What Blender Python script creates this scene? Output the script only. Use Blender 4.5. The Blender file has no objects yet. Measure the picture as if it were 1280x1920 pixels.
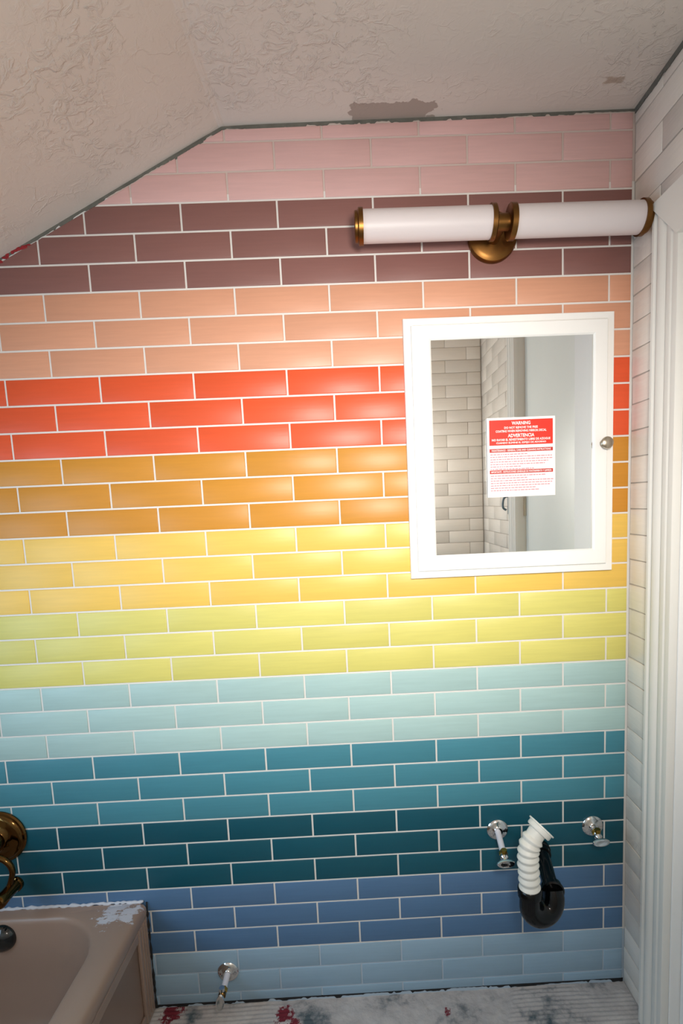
import bpy, bmesh, math, random
from mathutils import Vector, Matrix
random.seed(7)
scene = bpy.context.scene
COL = scene.collection

# ------------------------------------------------------------------ camera
cam_data = bpy.data.cameras.new('camera')
cam = bpy.data.objects.new('camera', cam_data)
COL.objects.link(cam)
_right = Vector((0.9988468625, -0.0224702068, -0.0424268203))
_up = Vector((0.0447094547, 0.1133623072, 0.9925472543))
_back = Vector((-0.0174931399, -0.9932995908, 0.1142362156))
_m = Matrix((( _right.x, _up.x, _back.x, 0.8637), (_right.y, _up.y, _back.y, -1.4014),
             (_right.z, _up.z, _back.z, 1.4247), (0, 0, 0, 1)))
cam.matrix_world = _m
cam_data.sensor_fit = 'VERTICAL'
cam_data.sensor_height = 36.0
cam_data.sensor_width = 24.0
cam_data.lens = 1000.0 / 1920.0 * 36.0
cam_data.shift_x = -47.43 / 1920.0
cam_data.shift_y = 98.59 / 1920.0
cam_data.clip_start = 0.02
scene.camera = cam

# ------------------------------------------------------------------ world, lights, exposure
world = bpy.data.worlds.new('world')
scene.world = world
world.use_nodes = True
bg = world.node_tree.nodes['Background']
bg.inputs[0].default_value = (0.62, 0.80, 1.0, 1)
bg.inputs[1].default_value = 1.0
scene.view_settings.view_transform = 'Standard'
scene.view_settings.look = 'None'
scene.view_settings.exposure = 0.0
scene.view_settings.gamma = 1.0
scene.view_settings.use_curve_mapping = False

def add_light(name, kind, loc, energy, color, **kw):
    d = bpy.data.lights.new(name, kind)
    d.energy = energy
    d.color = color
    for k, v in kw.items():
        setattr(d, k, v)
    o = bpy.data.objects.new(name, d)
    o.location = loc
    COL.objects.link(o)
    return o

# flash held above and to the right of the lens
FL = Vector((1.0, -1.38, 1.60))
flash = add_light('camera_flash', 'SPOT', FL, 82.0, (1.0, 0.95, 0.885),
                  shadow_soft_size=0.09, spot_size=math.radians(90), spot_blend=1.0)
flash.rotation_euler = (FL - Vector((0.87, 0.0, 1.36))).to_track_quat('Z', 'Y').to_euler()
# fill lamp added at the flash to brighten the mirrored far wall
add_light('far_wall_fill', 'POINT', FL, 7.0, (1.0, 0.955, 0.90), shadow_soft_size=0.09)
# cool fill lamp added at the made-up window beyond the tub
win_l = add_light('added_cool_fill', 'AREA', (-0.50, -0.95, 1.14), 10.0, (0.52, 0.77, 1.0),
                  shape='RECTANGLE', size=0.78, size_y=1.02)
win_l.rotation_euler = (0, math.radians(-90), 0)

# ------------------------------------------------------------------ constants
P = 0.0667            # tile course height
H = 0.11762           # half a tile length
J0 = 32.55
XR = 1.588            # right wall
XL = -0.535           # wall beyond the tub
YF = -1.64            # wall behind the camera
ZC = 2.352            # flat ceiling
KX, KZ = 0.584, 2.341 # crease of the ceiling
SL = 0.505            # slope of the raked ceiling

# ------------------------------------------------------------------ materials
def new_mat(name):
    m = bpy.data.materials.new(name)
    m.use_nodes = True
    nt = m.node_tree
    return m, nt, nt.nodes['Principled BSDF']

def N(nt, typ, **kw):
    n = nt.nodes.new(typ)
    for k, v in kw.items():
        if k.startswith('i_'):
            key = k[2:]
            key = int(key) if key.isdigit() else key.replace('_', ' ')
            n.inputs[key].default_value = v
        else:
            setattr(n, k, v)
    return n

def L(nt, a, ao, b, bi):
    nt.links.new(a.outputs[ao], b.inputs[bi])

def srgb(r, g, b):
    f = lambda c: (c / 255 / 12.92) if c / 255 <= 0.04045 else ((c / 255 + 0.055) / 1.055) ** 2.4
    return (f(r), f(g), f(b), 1.0)

def simple(name, col, rough=0.5, metal=0.0, noise=0.0, nscale=30.0, bump=0.0, bscale=200.0, coat=0.0):
    m, nt, b = new_mat(name)
    b.inputs['Base Color'].default_value = col
    b.inputs['Roughness'].default_value = rough
    b.inputs['Metallic'].default_value = metal
    b.inputs['Coat Weight'].default_value = coat
    tc = N(nt, 'ShaderNodeTexCoord')
    if noise > 0:
        n = N(nt, 'ShaderNodeTexNoise', i_Scale=nscale, i_Detail=4.0)
        L(nt, tc, 'Object', n, 'Vector')
        mr = N(nt, 'ShaderNodeMapRange')
        mr.inputs[3].default_value = 1 - noise
        mr.inputs[4].default_value = 1 + noise
        L(nt, n, 'Fac', mr, 0)
        mx = N(nt, 'ShaderNodeVectorMath', operation='SCALE')
        mx.inputs[0].default_value = col[:3]
        L(nt, mr, 0, mx, 'Scale')
        L(nt, mx, 0, b, 'Base Color')
    if bump > 0:
        n2 = N(nt, 'ShaderNodeTexNoise', i_Scale=bscale, i_Detail=3.0)
        L(nt, tc, 'Object', n2, 'Vector')
        bp = N(nt, 'ShaderNodeBump', i_Strength=bump, i_Distance=0.002)
        L(nt, n2, 'Fac', bp, 'Height')
        L(nt, bp, 'Normal', b, 'Normal')
    return m

def tile_mat(name, col, rough=0.42, var=0.04, streak=0.05, bump=0.15):
    m, nt, b = new_mat(name)
    b.inputs['Roughness'].default_value = rough
    b.inputs['IOR'].default_value = 1.5
    tc = N(nt, 'ShaderNodeTexCoord')
    oi = N(nt, 'ShaderNodeObjectInfo')
    off = N(nt, 'ShaderNodeVectorMath', operation='SCALE')
    off.inputs[0].default_value = (37.0, 11.0, 53.0)
    L(nt, oi, 'Random', off, 'Scale')
    add = N(nt, 'ShaderNodeVectorMath', operation='ADD')
    L(nt, tc, 'Object', add, 0)
    L(nt, off, 0, add, 1)
    mp = N(nt, 'ShaderNodeMapping')
    mp.inputs['Scale'].default_value = (9.0, 9.0, 150.0)
    L(nt, add, 0, mp, 'Vector')
    n1 = N(nt, 'ShaderNodeTexNoise', i_Scale=1.0, i_Detail=5.0, i_Roughness=0.6)
    L(nt, mp, 0, n1, 'Vector')
    n2 = N(nt, 'ShaderNodeTexNoise', i_Scale=14.0, i_Detail=2.0)
    L(nt, add, 0, n2, 'Vector')
    # value factor = 1 + var*(rand-.5)*2 + streak*(noise-.5)*2
    a1 = N(nt, 'ShaderNodeMapRange'); a1.inputs[3].default_value = 1 - var; a1.inputs[4].default_value = 1 + var
    L(nt, oi, 'Random', a1, 0)
    a2 = N(nt, 'ShaderNodeMapRange'); a2.inputs[1].default_value = 0.25; a2.inputs[2].default_value = 0.75
    a2.inputs[3].default_value = 1 - streak; a2.inputs[4].default_value = 1 + streak
    L(nt, n1, 'Fac', a2, 0)
    mu = N(nt, 'ShaderNodeMath', operation='MULTIPLY')
    L(nt, a1, 0, mu, 0); L(nt, a2, 0, mu, 1)
    sc = N(nt, 'ShaderNodeVectorMath', operation='SCALE')
    sc.inputs[0].default_value = col[:3]
    L(nt, mu, 0, sc, 'Scale')
    L(nt, sc, 0, b, 'Base Color')
    ad = N(nt, 'ShaderNodeMath', operation='MULTIPLY_ADD')
    ad.inputs[1].default_value = 0.35
    L(nt, n1, 'Fac', ad, 0); L(nt, n2, 'Fac', ad, 2)
    bp = N(nt, 'ShaderNodeBump', i_Strength=bump, i_Distance=0.003)
    L(nt, ad, 0, bp, 'Height')
    L(nt, bp, 'Normal', b, 'Normal')
    return m

BANDS = [('pink', (216, 174, 170)), ('brown', (134, 92, 86)), ('peach', (210, 152, 122)), ('red', (220, 84, 42)),
         ('mustard', (200, 136, 42)), ('yellow', (231, 190, 90)), ('chartreuse', (212, 203, 112)),
         ('aqua', (170, 199, 196)), ('teal', (70, 134, 150)), ('deep_teal', (8, 78, 94)),
         ('denim', (82, 116, 152)), ('powder_blue', (148, 176, 196))]
TILE_M = [tile_mat('glaze_' + n, srgb(*c)) for n, c in BANDS]
M_white_tile = tile_mat('glaze_white', srgb(230, 221, 210), rough=0.25, var=0.09, streak=0.03, bump=0.5)
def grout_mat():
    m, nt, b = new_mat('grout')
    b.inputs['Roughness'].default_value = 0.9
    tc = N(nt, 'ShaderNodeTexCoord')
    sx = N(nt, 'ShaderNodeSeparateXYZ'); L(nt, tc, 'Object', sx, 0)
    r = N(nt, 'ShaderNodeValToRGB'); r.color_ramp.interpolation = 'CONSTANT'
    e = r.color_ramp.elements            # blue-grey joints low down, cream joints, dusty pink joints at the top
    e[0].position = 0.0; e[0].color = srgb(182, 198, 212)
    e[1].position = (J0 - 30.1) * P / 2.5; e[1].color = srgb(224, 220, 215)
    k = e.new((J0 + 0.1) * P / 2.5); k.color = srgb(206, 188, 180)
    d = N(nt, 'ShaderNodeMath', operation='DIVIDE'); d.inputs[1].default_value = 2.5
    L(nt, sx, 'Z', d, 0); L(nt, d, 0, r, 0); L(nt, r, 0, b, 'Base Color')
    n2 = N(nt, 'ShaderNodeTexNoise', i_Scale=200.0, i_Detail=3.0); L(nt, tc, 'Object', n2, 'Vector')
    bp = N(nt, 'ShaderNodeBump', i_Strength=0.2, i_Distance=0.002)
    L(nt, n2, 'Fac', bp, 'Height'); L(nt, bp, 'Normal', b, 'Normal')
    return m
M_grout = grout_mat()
M_grout_grey = simple('grout_grey', srgb(172, 162, 152), 0.95, noise=0.1, nscale=60)
M_paint = simple('white_paint', srgb(228, 226, 220), 0.45, noise=0.02, bump=0.06, bscale=90)
M_trim_paint = simple('trim_paint', srgb(226, 222, 214), 0.6, noise=0.03, nscale=8, bump=0.08, bscale=120)
M_door_paint = simple('door_paint', srgb(232, 234, 228), 0.5, noise=0.03, nscale=5)
M_matt_white = simple('matt_white', srgb(240, 240, 238), 0.9)
M_cab_paint = simple('cabinet_paint', srgb(240, 238, 234), 0.35, noise=0.01)
M_brass = simple('aged_brass', srgb(122, 86, 46), 0.36, 1.0, noise=0.18, nscale=25)
M_brass_dark = simple('dark_brass', srgb(104, 78, 44), 0.11, 1.0, noise=0.15, nscale=30)
M_yellow_brass = simple('yellow_brass', srgb(190, 150, 70), 0.3, 1.0, noise=0.15, nscale=90)
M_chrome = simple('chrome', srgb(225, 225, 225), 0.10, 1.0)
M_nickel = simple('satin_nickel', srgb(190, 178, 160), 0.28, 1.0)
M_opal = simple('opal_glass', srgb(212, 202, 202), 0.45)
M_white_plastic = simple('white_plastic', srgb(226, 224, 216), 0.42, noise=0.02)
M_pipe_white = simple('white_pipe', srgb(226, 224, 232), 0.4)
M_black_plastic = simple('black_plastic', srgb(5, 6, 8), 0.14)
M_black_plastic.node_tree.nodes['Principled BSDF'].inputs['Specular IOR Level'].default_value = 0.35
M_black_glaze = simple('black_enamel', srgb(14, 22, 24), 0.12, coat=0.6)
M_dark = simple('dark_gap', srgb(34, 34, 36), 0.9)
M_gap = simple('grey_mortar', srgb(104, 102, 94), 0.95, noise=0.45, nscale=40, bump=0.6, bscale=120)
M_redpaint = simple('red_paint', srgb(150, 30, 36), 0.6, noise=0.3, nscale=60)
M_sticker = simple('sticker_paper', srgb(236, 230, 228), 0.5)
M_red = simple('sticker_red', srgb(226, 40, 16), 0.5)
M_red2 = simple('sticker_bar_red', srgb(186, 40, 26), 0.5)
M_pinkprint = simple('sticker_small_print', srgb(206, 128, 136), 0.6)
M_caulk = simple('caulk', srgb(206, 208, 216), 0.7, noise=0.15, nscale=60, bump=0.5, bscale=80)
M_slate = simple('slate_plastic', srgb(88, 108, 120), 0.4)

m, nt, b = new_mat('mirror_silver')
b.inputs['Base Color'].default_value = (0.92, 0.94, 0.93, 1)
b.inputs['Metallic'].default_value = 1.0
b.inputs['Roughness'].default_value = 0.015
M_mirror = m

m, nt, b = new_mat('added_window_glass')
b.inputs['Base Color'].default_value = (0.9, 0.95, 1, 1)
b.inputs['Transmission Weight'].default_value = 1.0
b.inputs['Roughness'].default_value = 0.4
M_glass = m

# trowelled ceiling plaster: thin raised ridges, smooth repaired band along the tiled wall, a bare patch, a small stain
def ceiling_mat():
    m, nt, b = new_mat('ceiling_plaster')
    b.inputs['Roughness'].default_value = 0.55
    tc = N(nt, 'ShaderNodeTexCoord')
    sx = N(nt, 'ShaderNodeSeparateXYZ')
    L(nt, tc, 'Object', sx, 0)
    dn = N(nt, 'ShaderNodeTexNoise', i_Scale=9.0, i_Detail=5.0)
    L(nt, tc, 'Object', dn, 'Vector')
    dm = N(nt, 'ShaderNodeVectorMath', operation='MULTIPLY_ADD')
    dm.inputs[1].default_value = (0.16, 0.16, 0.16)
    L(nt, dn, 'Color', dm, 0); L(nt, tc, 'Object', dm, 2)
    vo = N(nt, 'ShaderNodeTexVoronoi', feature='DISTANCE_TO_EDGE', i_Scale=16.0)
    L(nt, dm, 0, vo, 'Vector')
    ridge = N(nt, 'ShaderNodeMapRange', interpolation_type='SMOOTHSTEP')
    ridge.inputs[1].default_value = 0.0; ridge.inputs[2].default_value = 0.05
    ridge.inputs[3].default_value = 1.0; ridge.inputs[4].default_value = 0.0
    L(nt, vo, 'Distance', ridge, 0)
    mk = N(nt, 'ShaderNodeTexNoise', i_Scale=11.0, i_Detail=3.0)
    L(nt, tc, 'Object', mk, 'Vector')
    mkr = N(nt, 'ShaderNodeMapRange', interpolation_type='SMOOTHSTEP')
    mkr.inputs[1].default_value = 0.5; mkr.inputs[2].default_value = 0.66
    L(nt, mk, 'Fac', mkr, 0)
    rid = N(nt, 'ShaderNodeMath', operation='MULTIPLY')
    L(nt, ridge, 0, rid, 0); L(nt, mkr, 0, rid, 1)
    fn = N(nt, 'ShaderNodeTexNoise', i_Scale=38.0, i_Detail=5.0, i_Roughness=0.6, i_Distortion=1.2)
    L(nt, tc, 'Object', fn, 'Vector')
    fr = N(nt, 'ShaderNodeMapRange', interpolation_type='SMOOTHSTEP')
    fr.inputs[1].default_value = 0.46; fr.inputs[2].default_value = 0.66
    L(nt, fn, 'Fac', fr, 0)
    h = N(nt, 'ShaderNodeMath', operation='MULTIPLY_ADD')
    h.inputs[1].default_value = 0.45
    pk = N(nt, 'ShaderNodeTexNoise', i_Scale=4.5, i_Detail=3.0)
    L(nt, tc, 'Object', pk, 'Vector')
    pkr = N(nt, 'ShaderNodeMapRange', interpolation_type='SMOOTHSTEP')
    pkr.inputs[1].default_value = 0.40; pkr.inputs[2].default_value = 0.62; pkr.inputs[3].default_value = 0.15
    L(nt, pk, 'Fac', pkr, 0)
    fp = N(nt, 'ShaderNodeMath', operation='MULTIPLY'); L(nt, fr, 0, fp, 0); L(nt, pkr, 0, fp, 1)
    L(nt, rid, 0, h, 0); L(nt, fp, 0, h, 2)
    # smooth band near the wall (y > -0.045)
    band = N(nt, 'ShaderNodeMapRange', interpolation_type='SMOOTHSTEP')
    band.inputs[1].default_value = -0.075; band.inputs[2].default_value = -0.03
    band.inputs[3].default_value = 1.0; band.inputs[4].default_value = 0.12
    L(nt, sx, 'Y', band, 0)
    hm = N(nt, 'ShaderNodeMath', operation='MULTIPLY')
    L(nt, h, 0, hm, 0); L(nt, band, 0, hm, 1)
    bp = N(nt, 'ShaderNodeBump', i_Strength=0.7, i_Distance=0.0022)
    L(nt, hm, 0, bp, 'Height'); L(nt, bp, 'Normal', b, 'Normal')
    # bare patch where the finish came away, near x 0.88..1.10, y -0.06..0
    pn = N(nt, 'ShaderNodeTexNoise', i_Scale=34.0, i_Detail=3.0)
    L(nt, tc, 'Object', pn, 'Vector')
    def rng(axis, a, bb):
        d = N(nt, 'ShaderNodeMath', operation='SUBTRACT'); d.inputs[1].default_value = (a + bb) / 2
        L(nt, sx, axis, d, 0)
        e = N(nt, 'ShaderNodeMath', operation='ABSOLUTE'); L(nt, d, 0, e, 0)
        f = N(nt, 'ShaderNodeMath', operation='DIVIDE'); f.inputs[1].default_value = (bb - a) / 2
        L(nt, e, 0, f, 0)
        return f
    px, py = rng('X', 0.87, 1.12), rng('Y', -0.062, 0.03)
    mxn = N(nt, 'ShaderNodeMath', operation='MAXIMUM'); L(nt, px, 0, mxn, 0); L(nt, py, 0, mxn, 1)
    sm = N(nt, 'ShaderNodeMath', operation='ADD'); L(nt, mxn, 0, sm, 0); L(nt, pn, 'Fac', sm, 1)
    pm = N(nt, 'ShaderNodeMapRange'); pm.inputs[1].default_value = 1.33; pm.inputs[2].default_value = 1.36
    pm.inputs[3].default_value = 1.0; pm.inputs[4].default_value = 0.0
    L(nt, sm, 0, pm, 0)
    cn = N(nt, 'ShaderNodeTexNoise', i_Scale=5.0, i_Detail=4.0)
    L(nt, tc, 'Object', cn, 'Vector')
    cr = N(nt, 'ShaderNodeMix', data_type='RGBA')
    cr.inputs[6].default_value = srgb(216, 206, 196); cr.inputs[7].default_value = srgb(228, 218, 208)
    L(nt, cn, 'Fac', cr, 0)
    c2 = N(nt, 'ShaderNodeMix', data_type='RGBA')
    c2.inputs[7].default_value = srgb(174, 160, 150)
    L(nt, pm, 0, c2, 0); L(nt, cr, 2, c2, 6)
    # rusty spot
    sx2, sy2 = rng('X', 1.45, 1.53), rng('Y', -0.11, -0.075)
    mx2 = N(nt, 'ShaderNodeMath', operation='MAXIMUM'); L(nt, sx2, 0, mx2, 0); L(nt, sy2, 0, mx2, 1)
    s2 = N(nt, 'ShaderNodeMath', operation='ADD'); L(nt, mx2, 0, s2, 0); L(nt, pn, 'Fac', s2, 1)
    m2 = N(nt, 'ShaderNodeMapRange'); m2.inputs[1].default_value = 0.9; m2.inputs[2].default_value = 1.1
    m2.inputs[3].default_value = 0.7; m2.inputs[4].default_value = 0.0
    L(nt, s2, 0, m2, 0)
    c3 = N(nt, 'ShaderNodeMix', data_type='RGBA')
    c3.inputs[7].default_value = srgb(166, 142, 120)
    L(nt, m2, 0, c3, 0); L(nt, c2, 2, c3, 6)
    L(nt, c3, 2, b, 'Base Color')
    return m
M_ceiling = ceiling_mat()

# rough subfloor: grey thinset with dark and red smears
def floor_mat():
    m, nt, b = new_mat('subfloor')
    b.inputs['Roughness'].default_value = 0.9
    tc = N(nt, 'ShaderNodeTexCoord')
    n1 = N(nt, 'ShaderNodeTexNoise', i_Scale=7.0, i_Detail=6.0, i_Roughness=0.65)
    L(nt, tc, 'Object', n1, 'Vector')
    r1 = N(nt, 'ShaderNodeValToRGB')
    e = r1.color_ramp.elements
    e[0].position = 0.36; e[0].color = srgb(84, 98, 104)
    e[1].position = 0.47; e[1].color = srgb(186, 180, 178)
    x = e.new(0.7); x.color = srgb(212, 206, 202)
    L(nt, n1, 'Fac', r1, 0)
    n2 = N(nt, 'ShaderNodeTexNoise', i_Scale=55.0, i_Detail=6.0, i_Roughness=0.7)
    L(nt, tc, 'Object', n2, 'Vector')
    prev = None
    for (px, py, rad) in ((0.275, -0.015, 0.050), (0.60, -0.040, 0.042), (0.63, -0.075, 0.035), (1.06, -0.062, 0.018), (0.32, -0.08, 0.03)):
        d = N(nt, 'ShaderNodeVectorMath', operation='DISTANCE'); d.inputs[1].default_value = (px, py, 0)
        L(nt, tc, 'Object', d, 0)
        q = N(nt, 'ShaderNodeMath', operation='DIVIDE'); q.inputs[1].default_value = rad
        L(nt, d, 'Value', q, 0)
        if prev is None:
            prev = q
        else:
            mm = N(nt, 'ShaderNodeMath', operation='MINIMUM'); L(nt, prev, 0, mm, 0); L(nt, q, 0, mm, 1)
            prev = mm
    ns = N(nt, 'ShaderNodeMath', operation='MULTIPLY_ADD'); ns.inputs[1].default_value = 2.6
    L(nt, n2, 'Fac', ns, 0); L(nt, prev, 0, ns, 2)
    r2 = N(nt, 'ShaderNodeMapRange'); r2.inputs[1].default_value = 1.75; r2.inputs[2].default_value = 1.95
    r2.inputs[3].default_value = 1.0; r2.inputs[4].default_value = 0.0
    L(nt, ns, 0, r2, 0)
    mx = N(nt, 'ShaderNodeMix', data_type='RGBA'); mx.inputs[7].default_value = srgb(120, 34, 48)
    L(nt, r2, 0, mx, 0); L(nt, r1, 0, mx, 6)
    L(nt, mx, 2, b, 'Base Color')
    n3 = N(nt, 'ShaderNodeTexNoise', i_Scale=70.0, i_Detail=5.0)
    L(nt, tc, 'Object', n3, 'Vector')
    bp = N(nt, 'ShaderNodeBump', i_Strength=0.8, i_Distance=0.004)
    L(nt, n3, 'Fac', bp, 'Height'); L(nt, bp, 'Normal', b, 'Normal')
    return m
M_floor = floor_mat()

# tub enamel with thinset smears
def tub_mat():
    m, nt, b = new_mat('tub_enamel')
    b.inputs['Roughness'].default_value = 0.35
    tc = N(nt, 'ShaderNodeTexCoord')
    sx = N(nt, 'ShaderNodeSeparateXYZ'); L(nt, tc, 'Object', sx, 0)
    n1 = N(nt, 'ShaderNodeTexNoise', i_Scale=26.0, i_Detail=6.0, i_Roughness=0.7)
    mp = N(nt, 'ShaderNodeMapping'); mp.inputs['Scale'].default_value = (1, 1.6, 0.35)
    L(nt, tc, 'Object', mp, 'Vector'); L(nt, mp, 0, n1, 'Vector')
    d = N(nt, 'ShaderNodeVectorMath', operation='DISTANCE'); d.inputs[1].default_value = (0.17, -0.03, 0.335)
    L(nt, tc, 'Object', d, 0)
    mr = N(nt, 'ShaderNodeMapRange'); mr.inputs[1].default_value = 0.02; mr.inputs[2].default_value = 0.11
    mr.inputs[3].default_value = 0.2; mr.inputs[4].default_value = -0.12
    L(nt, d, 'Value', mr, 0)
    s = N(nt, 'ShaderNodeMath', operation='ADD'); L(nt, n1, 'Fac', s, 0); L(nt, mr, 0, s, 1)
    r = N(nt, 'ShaderNodeMapRange'); r.inputs[1].default_value = 0.60; r.inputs[2].default_value = 0.64
    L(nt, s, 0, r, 0)
    mx = N(nt, 'ShaderNodeMix', data_type='RGBA')
    mx.inputs[6].default_value = srgb(158, 134, 120); mx.inputs[7].default_value = srgb(196, 196, 204)
    L(nt, r, 0, mx, 0)
    L(nt, mx, 2, b, 'Base Color')
    rr = N(nt, 'ShaderNodeMapRange'); rr.inputs[3].default_value = 0.3; rr.inputs[4].default_value = 0.85
    L(nt, r, 0, rr, 0); L(nt, rr, 0, b, 'Roughness')
    bp = N(nt, 'ShaderNodeBump', i_Strength=0.5, i_Distance=0.002)
    L(nt, r, 0, bp, 'Height'); L(nt, bp, 'Normal', b, 'Normal')
    return m
M_tub = tub_mat()

# ------------------------------------------------------------------ mesh helpers
def mesh_obj(name, verts, faces, mat, parent=None, loc=(0, 0, 0), smooth=False):
    me = bpy.data.meshes.new(name)
    me.from_pydata([tuple(v) for v in verts], [], faces)
    me.validate()
    me.materials.append(mat)
    if smooth:
        for p in me.polygons:
            p.use_smooth = True
    o = bpy.data.objects.new(name, me)
    o.location = loc
    COL.objects.link(o)
    if parent is not None:
        o.parent = parent
    return o

def bm_obj(name, bm, mat, parent=None, smooth=False, loc=(0, 0, 0), angle=None):
    bmesh.ops.recalc_face_normals(bm, faces=bm.faces)
    me = bpy.data.meshes.new(name)
    bm.to_mesh(me)
    bm.free()
    me.materials.append(mat)
    if smooth:
        for p in me.polygons:
            p.use_smooth = True
        if angle is not None:
            me.set_sharp_from_angle(angle=math.radians(angle))
    o = bpy.data.objects.new(name, me)
    o.location = loc
    COL.objects.link(o)
    if parent is not None:
        o.parent = parent
    return o

def add_box(bm, lo, hi, bevel=0.0):
    r = bmesh.ops.create_cube(bm, size=1.0)
    vs = r['verts']
    for v in vs:
        v.co = Vector(((lo[i] + hi[i]) / 2 + v.co[i] * (hi[i] - lo[i])) for i in range(3))
    if bevel > 0:
        es = list({e for v in vs for e in v.link_edges})
        bmesh.ops.bevel(bm, geom=es, offset=bevel, segments=2, affect='EDGES', profile=0.5)

def box_obj(name, lo, hi, mat, parent=None, bevel=0.0):
    bm = bmesh.new()
    add_box(bm, lo, hi, bevel)
    return bm_obj(name, bm, mat, parent)

def frame_from(d):
    d = Vector(d).normalized()
    a = Vector((0, 0, 1)) if abs(d.z) < 0.9 else Vector((1, 0, 0))
    u = d.cross(a).normalized()
    v = d.cross(u).normalized()
    return d, u, v

def add_lathe(bm, origin, axis, prof, n=32, cap=True, sx=1.0, sy=1.0, u=None):
    """prof: list of (distance along axis, radius)."""
    d, uu, vv = frame_from(axis)
    if u is not None:
        uu = Vector(u).normalized(); vv = d.cross(uu).normalized()
    origin = Vector(origin)
    rings = []
    for t, r in prof:
        if r <= 1e-6:
            rings.append([bm.verts.new(origin + d * t)])
        else:
            rings.append([bm.verts.new(origin + d * t + uu * (math.cos(2 * math.pi * i / n) * r * sx)
                                       + vv * (math.sin(2 * math.pi * i / n) * r * sy)) for i in range(n)])
    for a, b_ in zip(rings[:-1], rings[1:]):
        if len(a) == 1 and len(b_) == 1:
            continue
        for i in range(n):
            k = (i + 1) % n
            if len(a) == 1:
                bm.faces.new((a[0], b_[i], b_[k]))
            elif len(b_) == 1:
                bm.faces.new((a[i], a[k], b_[0]))
            else:
                bm.faces.new((a[i], a[k], b_[k], b_[i]))
    if cap:
        for r in (rings[0], rings[-1]):
            if len(r) > 2:
                bm.faces.new(r)

def lathe_obj(name, origin, axis, prof, mat, parent=None, n=32, angle=40, **kw):
    bm = bmesh.new()
    add_lathe(bm, origin, axis, prof, n, **kw)
    return bm_obj(name, bm, mat, parent, smooth=True, angle=angle)

def smooth_path(pts, sub=8):
    pts = [Vector(p) for p in pts]
    out = []
    for i in range(len(pts) - 1):
        p0 = pts[max(i - 1, 0)]; p1 = pts[i]; p2 = pts[i + 1]; p3 = pts[min(i + 2, len(pts) - 1)]
        for k in range(sub):
            t = k / sub
            out.append(0.5 * ((2 * p1) + (-p0 + p2) * t + (2 * p0 - 5 * p1 + 4 * p2 - p3) * t * t
                              + (-p0 + 3 * p1 - 3 * p2 + p3) * t ** 3))
    out.append(pts[-1])
    return out

def add_tube(bm, path, radius, n=20, cap=True):
    """radius: number or function of (index fraction)."""
    path = [Vector(p) for p in path]
    rings = []
    up = None
    for i, p in enumerate(path):
        d = (path[min(i + 1, len(path) - 1)] - path[max(i - 1, 0)]).normalized()
        if up is None:
            _, u, v = frame_from(d)
        else:
            u = (up - d * up.dot(d)).normalized()
            v = d.cross(u)
        up = u
        r = radius(i / (len(path) - 1)) if callable(radius) else radius
        rings.append([bm.verts.new(p + (u * math.cos(2 * math.pi * k / n) + v * math.sin(2 * math.pi * k / n)) * r)
                      for k in range(n)])
    for a, b_ in zip(rings[:-1], rings[1:]):
        for k in range(n):
            bm.faces.new((a[k], a[(k + 1) % n], b_[(k + 1) % n], b_[k]))
    if cap:
        bm.faces.new(rings[0]); bm.faces.new(rings[-1])

def tube_obj(name, path, radius, mat, parent=None, n=20, angle=50):
    bm = bmesh.new()
    add_tube(bm, path, radius, n)
    return bm_obj(name, bm, mat, parent, smooth=True, angle=angle)

def thing(name, label, cat, loc=(0, 0, 0), group=None):
    o = bpy.data.objects.new(name, None)
    o.empty_display_size = 0.05
    o.location = loc
    COL.objects.link(o)
    o['label'] = label
    o['category'] = cat
    if group:
        o['group'] = group
    return o

def struct(o, label=None, cat=None):
    o['kind'] = 'structure'
    if label:
        o['label'] = label
    if cat:
        o['category'] = cat
    return o

def prism(name, poly, axis, lo, hi, mat, parent=None):
    """extrude a 2D polygon: axis 'Y' -> poly (x,z); axis 'X' -> poly (y,z); axis 'Z' -> poly (x,y)."""
    bm = bmesh.new()
    def mk(p, t):
        if axis == 'Y':
            return (p[0], t, p[1])
        if axis == 'X':
            return (t, p[0], p[1])
        return (p[0], p[1], t)
    a = [bm.verts.new(mk(p, lo)) for p in poly]
    c = [bm.verts.new(mk(p, hi)) for p in poly]
    n = len(poly)
    bm.faces.new(a); bm.faces.new(c)
    for i in range(n):
        bm.faces.new((a[i], a[(i + 1) % n], c[(i + 1) % n], c[i]))
    return bm_obj(name, bm, mat, parent)

def zceil(x):
    return KZ + (ZC - KZ) * (x - KX) / (XR - KX) if x >= KX else KZ - SL * (KX - x)

# ------------------------------------------------------------------ tiles
def clip(poly, a, b_, c):
    """keep a*x + b*z <= c"""
    out = []
    for i in range(len(poly)):
        p, q = poly[i], poly[(i + 1) % len(poly)]
        dp, dq = a * p[0] + b_ * p[1] - c, a * q[0] + b_ * q[1] - c
        if dp <= 0:
            out.append(p)
        if (dp < 0 < dq) or (dq < 0 < dp):
            t = dp / (dp - dq)
            out.append((p[0] + t * (q[0] - p[0]), p[1] + t * (q[1] - p[1])))
    return out

def area(poly):
    return 0.5 * sum(poly[i][0] * poly[(i + 1) % len(poly)][1] - poly[(i + 1) % len(poly)][0] * poly[i][1]
                     for i in range(len(poly)))

def inset(poly, d):
    n = len(poly)
    out = []
    for i in range(n):
        p0, p1, p2 = Vector(poly[i - 1]), Vector(poly[i]), Vector(poly[(i + 1) % n])
        e1, e2 = (p1 - p0), (p2 - p1)
        if e1.length < 1e-7 or e2.length < 1e-7:
            out.append(tuple(p1)); continue
        e1.normalize(); e2.normalize()
        n1, n2 = Vector((-e1.y, e1.x)), Vector((-e2.y, e2.x))
        k = 1 + n1.dot(n2)
        mv = (n1 + n2) * (d / max(k, 0.35))
        out.append((p1.x + mv.x, p1.y + mv.y))
    return out

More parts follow.
